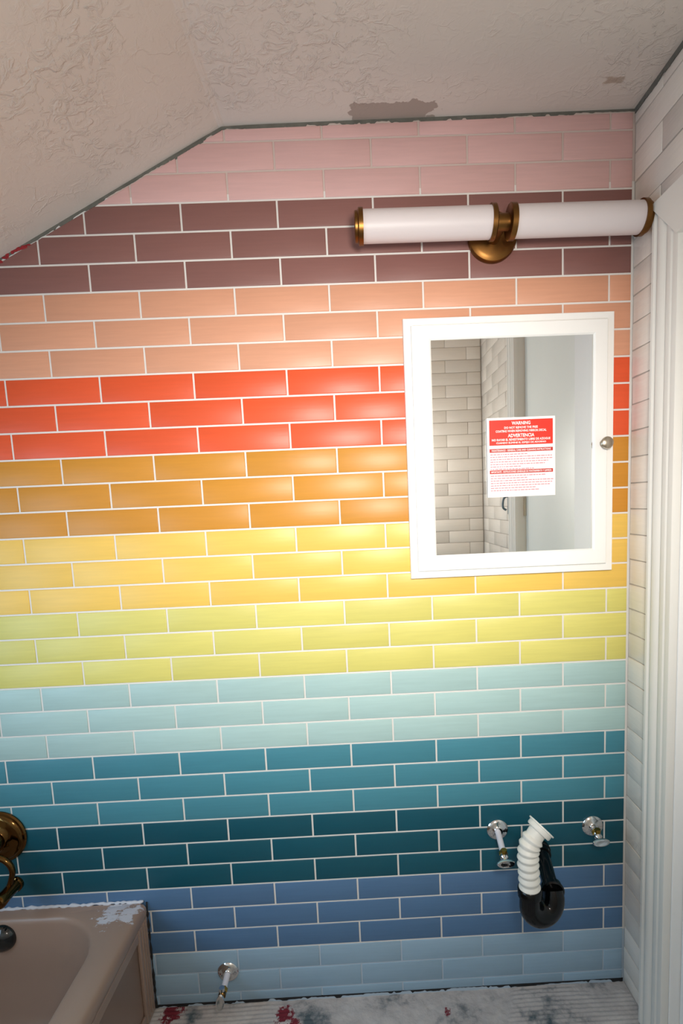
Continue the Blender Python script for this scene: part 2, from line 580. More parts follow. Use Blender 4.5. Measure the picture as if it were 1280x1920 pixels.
TB = 0.0016  # edge rounding
def tile_mesh(poly, mat):
    """poly: ccw (x,z), front towards -y at y=0, body to y=+0.006"""
    n = len(poly)
    a = inset(poly, TB)
    mid = inset(poly, TB * 0.3)
    verts = [(p[0], 0.0, p[1]) for p in a] + [(p[0], TB * 0.3, p[1]) for p in mid] + \
            [(p[0], TB * 1.2, p[1]) for p in poly] + [(p[0], 0.006, p[1]) for p in poly]
    faces = [tuple(range(n))]
    for r in range(3):
        for i in range(n):
            k = (i + 1) % n
            faces.append((r * n + i, (r + 1) * n + i, (r + 1) * n + k, r * n + k))
    me = bpy.data.meshes.new('tile')
    me.from_pydata(verts, [], faces)
    me.materials.append(mat)
    for p in me.polygons[1:1 + 2 * n]:
        p.use_smooth = True
    me.polygons[0].use_smooth = True
    try:
        me.set_sharp_from_angle(angle=math.radians(60))
    except Exception:
        pass
    return me

_shared = {}
def place_tile(x0, x1, z0, z1, polys_fn, mat, parent, xf, rotz, jitter):
    full = [(x0, z0), (x1, z0), (x1, z1), (x0, z1)]
    for poly in polys_fn(full):
        q = []
        for pt in poly:                       # drop near-duplicate corners
            if not q or (abs(pt[0] - q[-1][0]) + abs(pt[1] - q[-1][1])) > 2e-4:
                q.append(pt)
        if len(q) > 2 and (abs(q[0][0] - q[-1][0]) + abs(q[0][1] - q[-1][1])) < 2e-4:
            q.pop()
        poly = q
        if len(poly) < 3 or area(poly) < 9e-5:
            continue
        cx = sum(p[0] for p in poly) / len(poly)
        cz = sum(p[1] for p in poly) / len(poly)
        rel = [(p[0] - cx, p[1] - cz) for p in poly]
        key = None
        if len(poly) == 4:
            key = (mat.name, tuple(round(c, 4) for p in rel for c in p))
        if key in _shared:
            me = _shared[key]
        else:
            me = tile_mesh(rel, mat)
            if key:
                _shared[key] = me
        o = bpy.data.objects.new('tile', me)
        o.location = xf(cx, cz)
        o.rotation_euler = (random.gauss(0, jitter), 0, rotz + random.gauss(0, jitter * 0.6))
        o.parent = parent
        COL.objects.link(o)

# ------------------------------------------------------------------ back wall
GY = 0.0020
poly = [(XL - 0.08, -0.05), (XR + 0.1, -0.05), (XR + 0.1, ZC + 0.05), (KX, KZ + 0.05), (XL - 0.08, zceil(XL) + 0.05)]
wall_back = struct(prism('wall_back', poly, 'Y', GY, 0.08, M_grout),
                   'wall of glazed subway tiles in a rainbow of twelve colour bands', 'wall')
G = 0.0046            # joint width
def back_polys(full):
    p = clip(full, -SL, 1.0, KZ - SL * KX - 0.010)
    if p: p = clip(p, -(ZC - KZ) / (XR - KX), 1.0, KZ - (ZC - KZ) / (XR - KX) * KX - 0.009)
    if p: p = clip(p, 1.0, 0.0, XR - 0.004)
    if p: p = clip(p, -1.0, 0.0, -(XL + 0.003))
    if p: p = clip(p, 0.0, -1.0, -0.009)
    return [p] if p else []
for R in range(-3, 33):
    band = min(max((R + 3) // 3, 0), 11)
    z1 = (J0 - R) * P - G / 2
    z0 = (J0 - R - 1) * P + G / 2
    u = -5 if R % 2 else -6
    while u < 15:
        place_tile(u * H + G / 2, (u + 2) * H - G / 2, z0, z1, back_polys, TILE_M[band], wall_back,
                   lambda x, z: (x, 0.0, z), 0.0, 0.0005)
        u += 2

# ------------------------------------------------------------------ right wall with the door
CY0, CY1 = -0.118, -1.085        # outer edges of the door casing
CZT = 2.066
DZT = 2.325
BY = -0.318            # end of the short header beside the door
wall_right = struct(prism('wall_right', [(0.0, -0.02), (CY0 - 0.02, -0.02), (CY0 - 0.02, CZT - 0.05), (BY, CZT - 0.05), (BY, DZT - 0.03), (CY1 + 0.05, DZT - 0.03),
                                         (CY1 + 0.05, -0.02), (YF, -0.02), (YF, ZC + 0.01), (0.0, ZC + 0.01)],
                          'X', XR + 0.0022, XR + 0.10, M_grout_grey),
                    'side wall of handmade white tiles around the white door', 'wall')
GW = 0.0022
def right_polys(full):
    # local x = -world y ; ranges along the wall are measured from the rainbow wall
    out = []
    base = clip(full, 0, 1, ZC - 0.014)
    if base: base = clip(base, 0, -1, -0.006)
    if base: base = clip(base, -1, 0, -0.003)
    if base: base = clip(base, 1, 0, -YF - 0.004)
    if not base:
        return out
    if min(p[1] for p in base) >= CZT - 0.004 and max(p[0] for p in base) < -BY:
        return [base]
    a = clip(base, 1, 0, -CY0 - 0.0015)
    b_ = clip(base, -1, 0, CY1 - 0.0015)
    c = clip(clip(clip(base, -1, 0, CY0) or [], 1, 0, -BY) or [], 0, -1, -CZT - 0.0015)
    if min(p[1] for p in base) >= CZT - 0.004:
        a, c = [], clip(base, 1, 0, -BY)
    return [p for p in (a, b_, c) if p and len(p) > 2]
ZO = 0.010
for R in range(-3, 33):
    z1 = (J0 - R) * P - GW / 2 + ZO
    z0 = (J0 - R - 1) * P + GW / 2 + ZO
    s = -0.2352 + (0.12 if R % 2 else 0.0024)
    while s < 1.7:
        place_tile(s + GW / 2, s + 2 * H - GW / 2, z0, z1, right_polys, M_white_tile, wall_right,
                   lambda x, z: (XR + random.gauss(0, 0.0005), -x, z), -math.pi / 2, 0.005)
        s += 2 * H

# ------------------------------------------------------------------ wall behind the camera (seen in the mirror)
wall_front = struct(prism('wall_front', [(XL - 0.08, -0.05), (XR + 0.1, -0.05), (XR + 0.1, ZC + 0.05), (KX, KZ + 0.05), (XL - 0.08, zceil(XL) + 0.05)],
                          'Y', YF - 0.08, YF - 0.0022, M_grout_grey),
                    'far wall of handmade white tiles reflected in the cabinet mirror', 'wall')
def front_polys(full):          # local x = -world x
    p = clip(full, SL, 1.0, KZ - SL * KX - 0.004)
    if p: p = clip(p, 0, 1.0, KZ - 0.004)
    if p: p = clip(p, -1.0, 0.0, XR - 0.003)
    if p: p = clip(p, 1.0, 0.0, -(XL + 0.003))
    if p: p = clip(p, 0, -1, -0.006)
    return [p] if p and len(p) > 2 else []
for R in range(-3, 33):
    z1 = (J0 - R) * P - GW / 2 + ZO
    z0 = (J0 - R - 1) * P + GW / 2 + ZO
    s = -XR - 0.2352 + (0.08 if R % 2 else 0.08 + H)
    while s < 0.55:
        place_tile(s + GW / 2, s + 2 * H - GW / 2, z0, z1, front_polys, M_white_tile, wall_front,
                   lambda x, z: (-x, YF + random.gauss(0, 0.0005), z), math.pi, 0.005)
        s += 2 * H

# ------------------------------------------------------------------ left wall with unseen window added for the cool fill, floor, ceiling
WY0, WY1, WZ0, WZ1 = -1.49, -0.41, 0.72, 1.56
bm = bmesh.new()
zt = zceil(XL) + 0.02
for lo, hi in (((XL - 0.08, YF, -0.02), (XL, WY0, zt)), ((XL - 0.08, WY1, -0.02), (XL, 0.0, zt)),
               ((XL - 0.08, WY0, -0.02), (XL, WY1, WZ0)), ((XL - 0.08, WY0, WZ1), (XL, WY1, zt))):
    add_box(bm, lo, hi)
struct(bm_obj('wall_left', bm, M_paint), 'low painted wall with an added window beyond the bathtub', 'wall')
win = struct(thing('added_window_1', 'unseen window added for fill light in the low wall beyond the bathtub', 'window', (XL, (WY0 + WY1) / 2, WZ0)))
def win_part(name, lo, hi, mat, bev=0.0):
    o = box_obj(name, lo, hi, mat, None, bev)
    o.parent = win
    o.matrix_parent_inverse = Matrix.Translation((-XL, -(WY0 + WY1) / 2, -WZ0))
    return o
for lo, hi in (((XL - 0.07, WY0, WZ0), (XL - 0.02, WY0 + 0.03, WZ1)), ((XL - 0.07, WY1 - 0.03, WZ0), (XL - 0.02, WY1, WZ1)),
               ((XL - 0.07, WY0 + 0.03, WZ0), (XL - 0.02, WY1 - 0.03, WZ0 + 0.03)),
               ((XL - 0.07, WY0 + 0.03, WZ1 - 0.03), (XL - 0.02, WY1 - 0.03, WZ1))):
    win_part('added_window_frame', lo, hi, M_trim_paint, 0.003)
win_part('pane', (XL - 0.05, WY0 + 0.03, WZ0 + 0.03), (XL - 0.045, WY1 - 0.03, WZ1 - 0.03), M_glass)

# ceiling: flat part and raked part with a softly rounded crease
prof = [(XL - 0.08, KZ - SL * (KX - XL + 0.08))]
for i in range(17):
    t = -0.009 + 0.018 * i / 16
    x = KX + t
    prof.append((x, zceil(x) - 0.0022 * math.cos(math.pi * t / 0.018) ** 2))
prof.append((XR + 0.10, ZC))
ceil_poly = prof + [(XR + 0.10, ZC + 0.12), (KX, ZC + 0.12), (XL - 0.08, prof[0][1] + 0.12)]
ceiling = struct(prism('ceiling', ceil_poly, 'Y', YF - 0.08, 0.08, M_ceiling),
                 'trowelled plaster ceiling, flat above and raked down over the bathtub', 'ceiling')

# floor: rough subfloor with notched thinset ridges near the tiled wall
def hash2(i, j):
    x = math.sin(i * 127.1 + j * 311.7) * 43758.5453
    return x - math.floor(x)
def vnoise(x, y):
    i, j = math.floor(x), math.floor(y)
    fx, fy = x - i, y - j
    fx, fy = fx * fx * (3 - 2 * fx), fy * fy * (3 - 2 * fy)
    a = hash2(i, j) * (1 - fx) + hash2(i + 1, j) * fx
    b_ = hash2(i, j + 1) * (1 - fx) + hash2(i + 1, j + 1) * fx
    return a * (1 - fy) + b_ * fy
def floor_z(x, y):
    mask = min(max((vnoise(x * 6 + 3, y * 7) - 0.38) * 6, 0), 1)
    rid = 0.5 + 0.5 * math.sin(2 * math.pi * (y + 0.006 * vnoise(x * 9, y * 3)) / 0.013)
    lump = vnoise(x * 28, y * 28) * 0.5 + vnoise(x * 60, y * 60) * 0.5
    return -0.004 + mask * (0.0012 + 0.0020 * rid) + 0.0035 * (lump - 0.4) * (1.3 - mask)
verts, faces = [], []
xs = [0.20 + (XR + 0.05 - 0.20) * i / 420 for i in range(421)]
ys = [0.02 - (0.30) * j / 130 for j in range(131)]
for y in ys:
    for x in xs:
        verts.append((x, y, floor_z(x, y)))
nx = len(xs)
for j in range(len(ys) - 1):
    for i in range(nx - 1):
        faces.append((j * nx + i, (j + 1) * nx + i, (j + 1) * nx + i + 1, j * nx + i + 1))
base = len(verts)
b0, b1 = ys[-1], YF - 0.05
verts += [(0.20, b0, -0.003), (XR + 0.2, b0, -0.003), (XR + 0.2, b1, -0.003), (0.20, b1, -0.003),
          (XL - 0.05, 0.02, -0.003), (0.20, 0.02, -0.003), (XL - 0.05, b1, -0.003),
          (XL - 0.05, 0.02, -0.05), (XR + 0.2, 0.02, -0.05), (XR + 0.2, b1, -0.05), (XL - 0.05, b1, -0.05)]
faces += [(base, base + 3, base + 2, base + 1), (base + 4, base + 6, base + 3, base + 5),
          (base + 7, base + 8, base + 9, base + 10)]
floor = struct(mesh_obj('floor', verts, faces, M_floor, smooth=True),
               'stripped subfloor with grey thinset ridges and dark red smears', 'floor')

# ragged joints left around the tiled wall
def ragged(name, pts, w0, w1, mat, y0, thick, normal_axis, seed, label, step=0.006):
    """ribbon along a polyline of (a, z) with an uneven lower edge; normal_axis 'Y' (on back wall) or 'X' (on right wall)."""
    rnd = random.Random(seed)
    path = []
    for (a0, z0), (a1, z1) in zip(pts[:-1], pts[1:]):
        n = max(int(math.hypot(a1 - a0, z1 - z0) / step), 1)
        for i in range(n):
            path.append((a0 + (a1 - a0) * i / n, z0 + (z1 - z0) * i / n))
    path.append(pts[-1])
    w = (w0 + w1) / 2
    verts, faces = [], []
    for i, (a, z) in enumerate(path):
        if rnd.random() < 0.35:
            w = rnd.uniform(w0, w1)
        w_ = w + rnd.uniform(-0.0008, 0.0008)
        for dep in (y0, y0 - thick):
            for zz in (z, z - max(w_, 0.0005)):
                verts.append((a, dep, zz) if normal_axis == 'Y' else (dep, a, zz))
    for i in range(len(path) - 1):
        q, r = i * 4, (i + 1) * 4
        faces += [(q + 2, r + 2, r + 3, q + 3), (q + 3, r + 3, r + 1, q + 1), (q, r, r + 2, q + 2)]
    o = mesh_obj(name, verts, faces, mat)
    return struct(o, label, 'joint')
edge = [(XL, zceil(XL)), (0.20, zceil(0.20)), (0.53, zceil(0.53) - 0.001), (KX, KZ - 0.002), (0.64, zceil(0.64) - 0.001), (1.0, zceil(1.0)), (XR, ZC)]
ragged('trim_1', edge, 0.004, 0.0125, M_gap, GY, 0.0016, 'Y', 3, 'ragged grey mortar joint between rainbow tiles and ceiling')
ragged('trim_2', [(-0.002, ZC), (-0.4, ZC), (YF, ZC)], 0.010, 0.016, M_gap, XR + 0.001, 0.002, 'X', 5,
       'ragged grey joint between white tiles and ceiling')
ragged('trim_3', [(XL, 0.0085), (XR, 0.0085)], 0.0005, 0.012, M_dark, GY, 0.0008, 'Y', 8, 'dark gap under the lowest blue tiles')
bmr = bmesh.new()
for i in range(26):                # dabs of red paint on the joint at the raked end
    t = random.random()
    x = -0.06 + 0.16 * t
    z = zceil(x) - random.uniform(0.001, 0.010)
    add_lathe(bmr, (x, GY - 0.0016, z), (0, -1, 0), [(0, 0.0065), (0.0012, 0.0045), (0.0014, 0)], 7, sx=random.uniform(0.5, 1.3), sy=random.uniform(0.3, 0.8))
struct(bm_obj('trim_4', bmr, M_redpaint), 'dabs of old red paint along the raked joint', 'paint')

# ------------------------------------------------------------------ door casing, jamb, door
CASP = [(0.0, 0.0), (0.0, 0.0165), (0.003, 0.019), (0.011, 0.019), (0.014, 0.016), (0.017, 0.0135), (0.021, 0.0165), (0.026, 0.0195),
        (0.034, 0.021), (0.042, 0.020), (0.048, 0.0165), (0.051, 0.0125), (0.054, 0.0125), (0.057, 0.016), (0.062, 0.018), (0.070, 0.019),
        (0.077, 0.0185), (0.080, 0.0155), (0.084, 0.0155), (0.087, 0.0185), (0.096, 0.0190), (0.102, 0.0180), (0.104, 0.015), (0.104, 0.0)]
CW = 0.104
casing = struct(thing('trim_5', 'white moulded casing around the door', 'door casing', (XR, CY0, 0)))
def casing_leg(y_out, sgn, ztop):
    """vertical moulding, top cut on a mitre; profile offset s runs from the outer edge towards the opening"""
    bm = bmesh.new()
    bot, top = [], []
    for s, h in CASP:
        y = y_out + sgn * s
        bot.append(bm.verts.new((XR - h, y, 0.0)))
        top.append(bm.verts.new((XR - h, y, ztop - s)))
    n = len(bot)
    for i in range(n):
        k = (i + 1) % n
        bm.faces.new((bot[i], bot[k], top[k], top[i]))
    bm.faces.new(bot); bm.faces.new(top)
    o = bm_obj('casing_leg', bm, M_trim_paint, smooth=True, angle=35)
    o.parent = casing
    o.matrix_parent_inverse = Matrix.Translation((-XR, -CY0, 0))
casing_leg(CY0, -1, CZT)
casing_leg(CY1, 1, DZT)
o = prism('casing_head', [(CY0, CZT), (CY0 - CW, CZT - CW), (-0.318, CZT - CW), (-0.318, CZT)], 'X', XR - 0.024, XR - 0.0005, M_trim_paint, casing)
o.matrix_parent_inverse = Matrix.Translation((-XR, -CY0, 0))
o = prism('casing_head', [(-0.318, DZT), (-0.318, DZT - 0.06), (CY1 + CW, DZT - CW), (CY1, DZT)], 'X', XR - 0.024, XR - 0.0005, M_trim_paint, casing)
o.matrix_parent_inverse = Matrix.Translation((-XR, -CY0, 0))
JY = CY0 - CW - 0.004
DX = XR + 0.030                  # face of the recessed door
struct(box_obj('trim_6', (XR + 0.0005, JY, 0.0), (XR + 0.085, JY + 0.02, CZT - CW), M_cab_paint, None, 0.0015),
       'white door jamb turned towards the bathtub beside the moulded casing', 'jamb')
struct(box_obj('trim_7', (XR + 0.0005, -1.004, 0.0), (XR + 0.085, -0.984, DZT - 0.09), M_trim_paint, None, 0.0015),
       'white door jamb on the hinge side', 'jamb')
struct(box_obj('trim_8', (DX - 0.004, -0.450, 0.0), (DX + 0.02, JY - 0.001, DZT - 0.09), M_matt_white, None, 0.0015),
       'bright white fixed board beside the door', 'board')
door = struct(thing('door_1', 'flat pale grey door reflected in the cabinet mirror', 'door', (XR, -0.64, 0)))
def dpart(o):
    o.parent = door
    o.matrix_parent_inverse = Matrix.Translation((-XR, 0.64, 0))
dpart(box_obj('door_slab', (DX, -0.981, 0.008), (DX + 0.03, -0.453, DZT - 0.09), M_door_paint, None, 0.002))
dpart(box_obj('hinge', (DX - 0.010, -0.984, 1.34), (DX - 0.0005, -0.974, 1.42), M_nickel, None, 0.001))
# small slate coloured hook plate beside the casing
hk = thing('wall_hook', 'slate coloured hook plate on white tiles beside the door casing', 'hook', (XR, -1.12, 1.38))
def hpart(o):
    o.parent = hk
    o.matrix_parent_inverse = Matrix.Translation((-XR, 1.12, -1.38))
hpart(box_obj('plate', (XR - 0.008, -1.135, 1.345), (XR - 0.001, -1.095, 1.45), M_slate, None, 0.002))
hpart(tube_obj('hook', smooth_path([(XR - 0.006, -1.115, 1.43), (XR - 0.03, -1.115, 1.42), (XR - 0.035, -1.115, 1.38), (XR - 0.02, -1.115, 1.365)]), 0.005, M_slate, n=10))

# ------------------------------------------------------------------ bathtub
tub = thing('bathtub', 'beige enamel bathtub with smears of thinset on its rim', 'bathtub', (-0.15, -0.8, 0))
def tpart(o):
    o.parent = tub
    o.matrix_parent_inverse = Matrix.Translation((0.15, 0.8, 0))
    return o
def rrect(x0, x1, y0, y1, r, z, n=10):
    pts = []
    for cx, cy, a0 in ((x1 - r, y1 - r, 0), (x0 + r, y1 - r, 90), (x0 + r, y0 + r, 180), (x1 - r, y0 + r, 270)):
        for i in range(n + 1):
            a = math.radians(a0 + 90 * i / n)
            pts.append((cx + r * math.cos(a), cy + r * math.sin(a), z))
    return pts
TX0, TX1, TY0, TY1 = XL + 0.004, 0.228, -1.62, -0.003
rings = [rrect(TX0, TX1 - 0.012, TY0, TY1, 0.004, 0.0), rrect(TX0, TX1 - 0.012, TY0, TY1, 0.004, 0.285),
         rrect(TX0, TX1 - 0.002, TY0, TY1, 0.006, 0.298), rrect(TX0, TX1, TY0, TY1, 0.008, 0.306),
         rrect(TX0, TX1, TY0, TY1, 0.008, 0.322), rrect(TX0, TX1 - 0.004, TY0, TY1 - 0.001, 0.010, 0.331),
         rrect(TX0, TX1 - 0.014, TY0, TY1 - 0.003, 0.012, 0.336),
         rrect(TX0 + 0.055, TX1 - 0.075, TY0 + 0.09, TY1 - 0.030, 0.16, 0.334),
         rrect(TX0 + 0.060, TX1 - 0.081, TY0 + 0.10, TY1 - 0.036, 0.155, 0.330),
         rrect(TX0 + 0.063, TX1 - 0.085, TY0 + 0.11, TY1 - 0.041, 0.153, 0.318),
         rrect(TX0 + 0.070, TX1 - 0.092, TY0 + 0.16, TY1 - 0.052, 0.15, 0.20),
         rrect(TX0 + 0.080, TX1 - 0.100, TY0 + 0.22, TY1 - 0.066, 0.14, 0.07),
         rrect(TX0 + 0.11, TX1 - 0.135, TY0 + 0.28, TY1 - 0.11, 0.12, 0.025),
         rrect(TX0 + 0.2, TX1 - 0.23, TY0 + 0.4, TY1 - 0.25, 0.08, 0.018)]
bm = bmesh.new()
vr = [[bm.verts.new(p) for p in r] for r in rings]
n = len(rings[0])
for a, c in zip(vr[:-1], vr[1:]):
    for i in range(n):
        bm.faces.new((a[i], a[(i + 1) % n], c[(i + 1) % n], c[i]))
bm.faces.new(vr[-1])
tpart(bm_obj('tub_shell', bm, M_tub, smooth=True, angle=60))
# apron panel with a raised border and vertical ribs near the wall
bm = bmesh.new()
ax = TX1 - 0.012
add_box(bm, (ax, -0.060, 0.004), (ax + 0.010, -0.004, 0.296), 0.003)
add_box(bm, (ax, -1.61, 0.004), (ax + 0.008, -0.060, 0.040), 0.003)
add_box(bm, (ax, -1.61, 0.262), (ax + 0.008, -0.060, 0.292), 0.003)
for yy in (-0.018, -0.030, -0.044):
    add_box(bm, (ax + 0.008, yy - 0.003, 0.02), (ax + 0.0125, yy + 0.003, 0.292), 0.001)
tpart(bm_obj('apron', bm, M_tub))
tpart(lathe_obj('overflow_cover', (-0.150, -0.038, 0.286), (0.05, -1, 0.08), [(0, 0.036), (0.010, 0.037), (0.018, 0.034), (0.026, 0.026), (0.031, 0.014), (0.033, 0)], M_black_glaze))
# ragged bead of caulk between tub and tiles
rnd = random.Random(4)
bm = bmesh.new()
path = []
x = XL + 0.01
while x < 0.226:
    path.append((x, -0.003, 0.337 + rnd.uniform(-0.0015, 0.0025)))
    x += 0.008
rr = [rnd.uniform(0.002, 0.0058) for _ in path]
add_tube(bm, path, lambda f: rr[min(int(f * len(rr)), len(rr) - 1)], 8)
tpart(bm_obj('caulk_bead', bm, M_caulk, smooth=True))
rnd = random.Random(9)
bm = bmesh.new()
path = [(0.229 - 0.001, -0.003, 0.335 - 0.012 * i) for i in range(28)]
rr2 = [rnd.uniform(0.0008, 0.0045) for _ in path]
add_tube(bm, path, lambda f: rr2[min(int(f * len(rr2)), len(rr2) - 1)], 8)
tpart(bm_obj('caulk_bead', bm, M_dark, smooth=True))

# ------------------------------------------------------------------ brass bath valve on the tiled wall
bv = thing('bath_valve', 'brass bath valve with round plate and curved lever above the tub', 'faucet', (-0.156, 0, 0.554))
def vpart(o):
    o.parent = bv
    o.matrix_parent_inverse = Matrix.Translation((0.156, 0, -0.554))
    return o
vpart(lathe_obj('escutcheon', (-0.156, 0.0005, 0.554), (0, -1, 0), [(0, 0.074), (0.005, 0.075), (0.009, 0.072), (0.010, 0.067), (0.014, 0.064), (0.017, 0.058), (0.018, 0.045), (0.022, 0.034), (0.026, 0.030), (0.026, 0)], M_brass_dark, n=64))
vpart(lathe_obj('hub', (-0.156, -0.024, 0.554), (0, -1, 0), [(0, 0.026), (0.012, 0.024), (0.02, 0.020), (0.034, 0.020), (0.038, 0.026), (0.048, 0.026), (0.054, 0.018), (0.055, 0)], M_brass_dark))
lv = smooth_path([(-0.156, -0.068, 0.550), (-0.128, -0.068, 0.541), (-0.105, -0.068, 0.530), (-0.090, -0.068, 0.513), (-0.086, -0.068, 0.494), (-0.092, -0.068, 0.472), (-0.100, -0.068, 0.452)])
vpart(tube_obj('lever', lv, lambda f: 0.0085 - 0.0015 * f, M_brass_dark, n=16))
vpart(lathe_obj('lever_knob', (-0.100, -0.036, 0.440), (0, -1, 0), [(0, 0), (0, 0.017), (0.003, 0.0205), (0.010, 0.0205), (0.012, 0.017), (0.05, 0.0165), (0.075, 0.018), (0.082, 0.014), (0.084, 0)], M_brass_dark))

# ------------------------------------------------------------------ double tube wall lamp
lamp = thing('wall_lamp', 'brass wall lamp with two white glass tubes above the mirror cabinet', 'lamp', (1.232, 0, 2.056))
def lpart(o):
    o.parent = lamp
    o.matrix_parent_inverse = Matrix.Translation((-1.232, 0, -2.056))
    return o
LY, LZ = -0.10, 2.0535
lpart(lathe_obj('back_plate', (1.232, 0.0, 2.064), (0, -1, 0), [(0, 0.060), (0.010, 0.061), (0.015, 0.058), (0.017, 0.050), (0.019, 0.046), (0.020, 0.0)], M_brass, n=64))
lpart(tube_obj('arm', [(1.232, -0.018, LZ), (1.232, -0.05, LZ), (1.232, LY, LZ)], 0.013, M_brass))
lpart(lathe_obj('connector', (1.213, LY, LZ), (1, 0, 0), [(0, 0.0185), (0.034, 0.0185)], M_brass))
for x0, x1 in ((0.909, 1.205), (1.2575, 1.5525)):
    lpart(lathe_obj('glass_tube', (x0, LY, LZ), (1, 0, 0), [(0, 0.0335), (0.001, 0.0345), (x1 - x0 - 0.001, 0.0345), (x1 - x0, 0.0335)], M_opal, n=48))
lpart(lathe_obj('end_cap', (0.911, LY, LZ), (-1, 0, 0), [(0, 0.0345), (0, 0.0385), (0.010, 0.0385), (0.0115, 0.036), (0.0125, 0.033), (0.018, 0.033), (0.0195, 0.031), (0.0195, 0)], M_brass, n=48))
lpart(lathe_obj('end_cap', (1.5505, LY, LZ), (1, 0, 0), [(0, 0.0345), (0, 0.0385), (0.010, 0.0385), (0.0115, 0.036), (0.0125, 0.033), (0.018, 0.033), (0.0195, 0.031), (0.0195, 0)], M_brass, n=48))
lpart(lathe_obj('tube_ring', (1.203, LY, LZ), (1, 0, 0), [(0, 0.0345), (0, 0.0385), (0.010, 0.0385), (0.012, 0.036), (0.012, 0)], M_brass, n=48))
lpart(lathe_obj('tube_ring', (1.2595, LY, LZ), (-1, 0, 0), [(0, 0.0345), (0, 0.0385), (0.012, 0.0385), (0.014, 0.036), (0.014, 0)], M_brass, n=48))

# ------------------------------------------------------------------ mirror cabinet
cab = thing('medicine_cabinet', 'white framed mirror cabinet on the rainbow tiles', 'cabinet', (1.27, 0, 1.22))
def cpart(o, parent=None):
    if parent is None:
        o.parent = cab
        o.matrix_parent_inverse = Matrix.Translation((-1.27, 0, -1.22))
    else:
        o.parent = parent
        o.matrix_parent_inverse = parent.matrix_world.inverted()
    return o
CX0, CX1, CZ0, CZ1 = 1.0035, 1.5365, 1.2215, 1.8775
def ring_profile(x0, x1, z0, z1, prof, name, mat):
    """mitred rectangular frame; prof = [(inset, y)] swept round the rectangle"""
    bm = bmesh.new()
    loops = []
    for ins, y in prof:
        loops.append([bm.verts.new(c) for c in ((x0 + ins, y, z0 + ins), (x1 - ins, y, z0 + ins), (x1 - ins, y, z1 - ins), (x0 + ins, y, z1 - ins))])
    for a, c in zip(loops, loops[1:] + loops[:1]):
        for i in range(4):
            k = (i + 1) % 4
            bm.faces.new((a[i], a[k], c[k], c[i]))
    return bm_obj(name, bm, mat)
cpart(ring_profile(CX0, CX1, CZ0, CZ1, [(0, -0.0005), (0, -0.012), (0.0015, -0.0145), (0.016, -0.0150), (0.0175, -0.0135), (0.019, -0.0135), (0.022, -0.0005)], 'cabinet_frame', M_cab_paint))
DX0, DX1, DZ0, DZ1 = CX0 + 0.0195, CX1 - 0.0195, CZ0 + 0.0195, CZ1 - 0.0195
MX0, MX1, MZ0, MZ1 = 1.0715, 1.4825, 1.2815, 1.8225
door_e = bpy.data.objects.new('cabinet_door', None)
COL.objects.link(door_e)
cpart(door_e)
def dpiece(name, poly):
    bm = bmesh.new()
    # poly: outer a,b ; inner c,d in (x,z), front at y=-0.022, inner bevel down to the mirror at -0.016
    (a, b2, c, d) = poly
    lay = [(-0.004, 0), (-0.020, 0), (-0.0215, 1)]
    # outer side, front face, inner slope
    def mid(p, q, t):
        return (p[0] + (q[0] - p[0]) * t, p[1] + (q[1] - p[1]) * t)
    o0 = [(a, -0.004), (b2, -0.004)]
    rows = [[(a, -0.004), (b2, -0.004)], [(a, -0.0195), (b2, -0.0195)], [(mid(a, d, 0.04), -0.0215), (mid(b2, c, 0.04), -0.0215)],
            [(mid(a, d, 0.90), -0.0215), (mid(b2, c, 0.90), -0.0215)], [(mid(a, d, 0.93), -0.0205), (mid(b2, c, 0.93), -0.0205)], [(d, -0.0165), (c, -0.0165)], [(d, -0.004), (c, -0.004)]]
    vs = [[bm.verts.new((p[0], y, p[1])) for p, y in r] for r in rows]
    for r, s in zip(vs, vs[1:] + vs[:1]):
        bm.faces.new((r[0], r[1], s[1], s[0]))
    bm.faces.new([r[0] for r in vs]); bm.faces.new([r[1] for r in vs])
    o = bm_obj(name, bm, M_cab_paint)
    o.parent = door_e
dpiece('rail', ((DX0, DZ1), (DX1, DZ1), (MX1, MZ1), (MX0, MZ1)))
dpiece('rail', ((DX1, DZ0), (DX0, DZ0), (MX0, MZ0), (MX1, MZ0)))
dpiece('stile', ((DX0, DZ0), (DX0, DZ1), (MX0, MZ1), (MX0, MZ0)))
dpiece('stile', ((DX1, DZ1), (DX1, DZ0), (MX1, MZ0), (MX1, MZ1)))
mir = box_obj('mirror', (MX0 - 0.004, -0.0150, MZ0 - 0.004), (MX1 + 0.004, -0.005, MZ1 + 0.004), M_mirror)
mir['label'] = 'silvered mirror pane'
mir.parent = door_e
kn = lathe_obj('knob', (1.507, -0.021, 1.551), (0, -1, 0), [(0, 0.010), (0.003, 0.0075), (0.010, 0.0065), (0.014, 0.009), (0.018, 0.0135), (0.022, 0.0155), (0.026, 0.0145), (0.029, 0.010), (0.030, 0)], M_nickel)
kn.parent = door_e

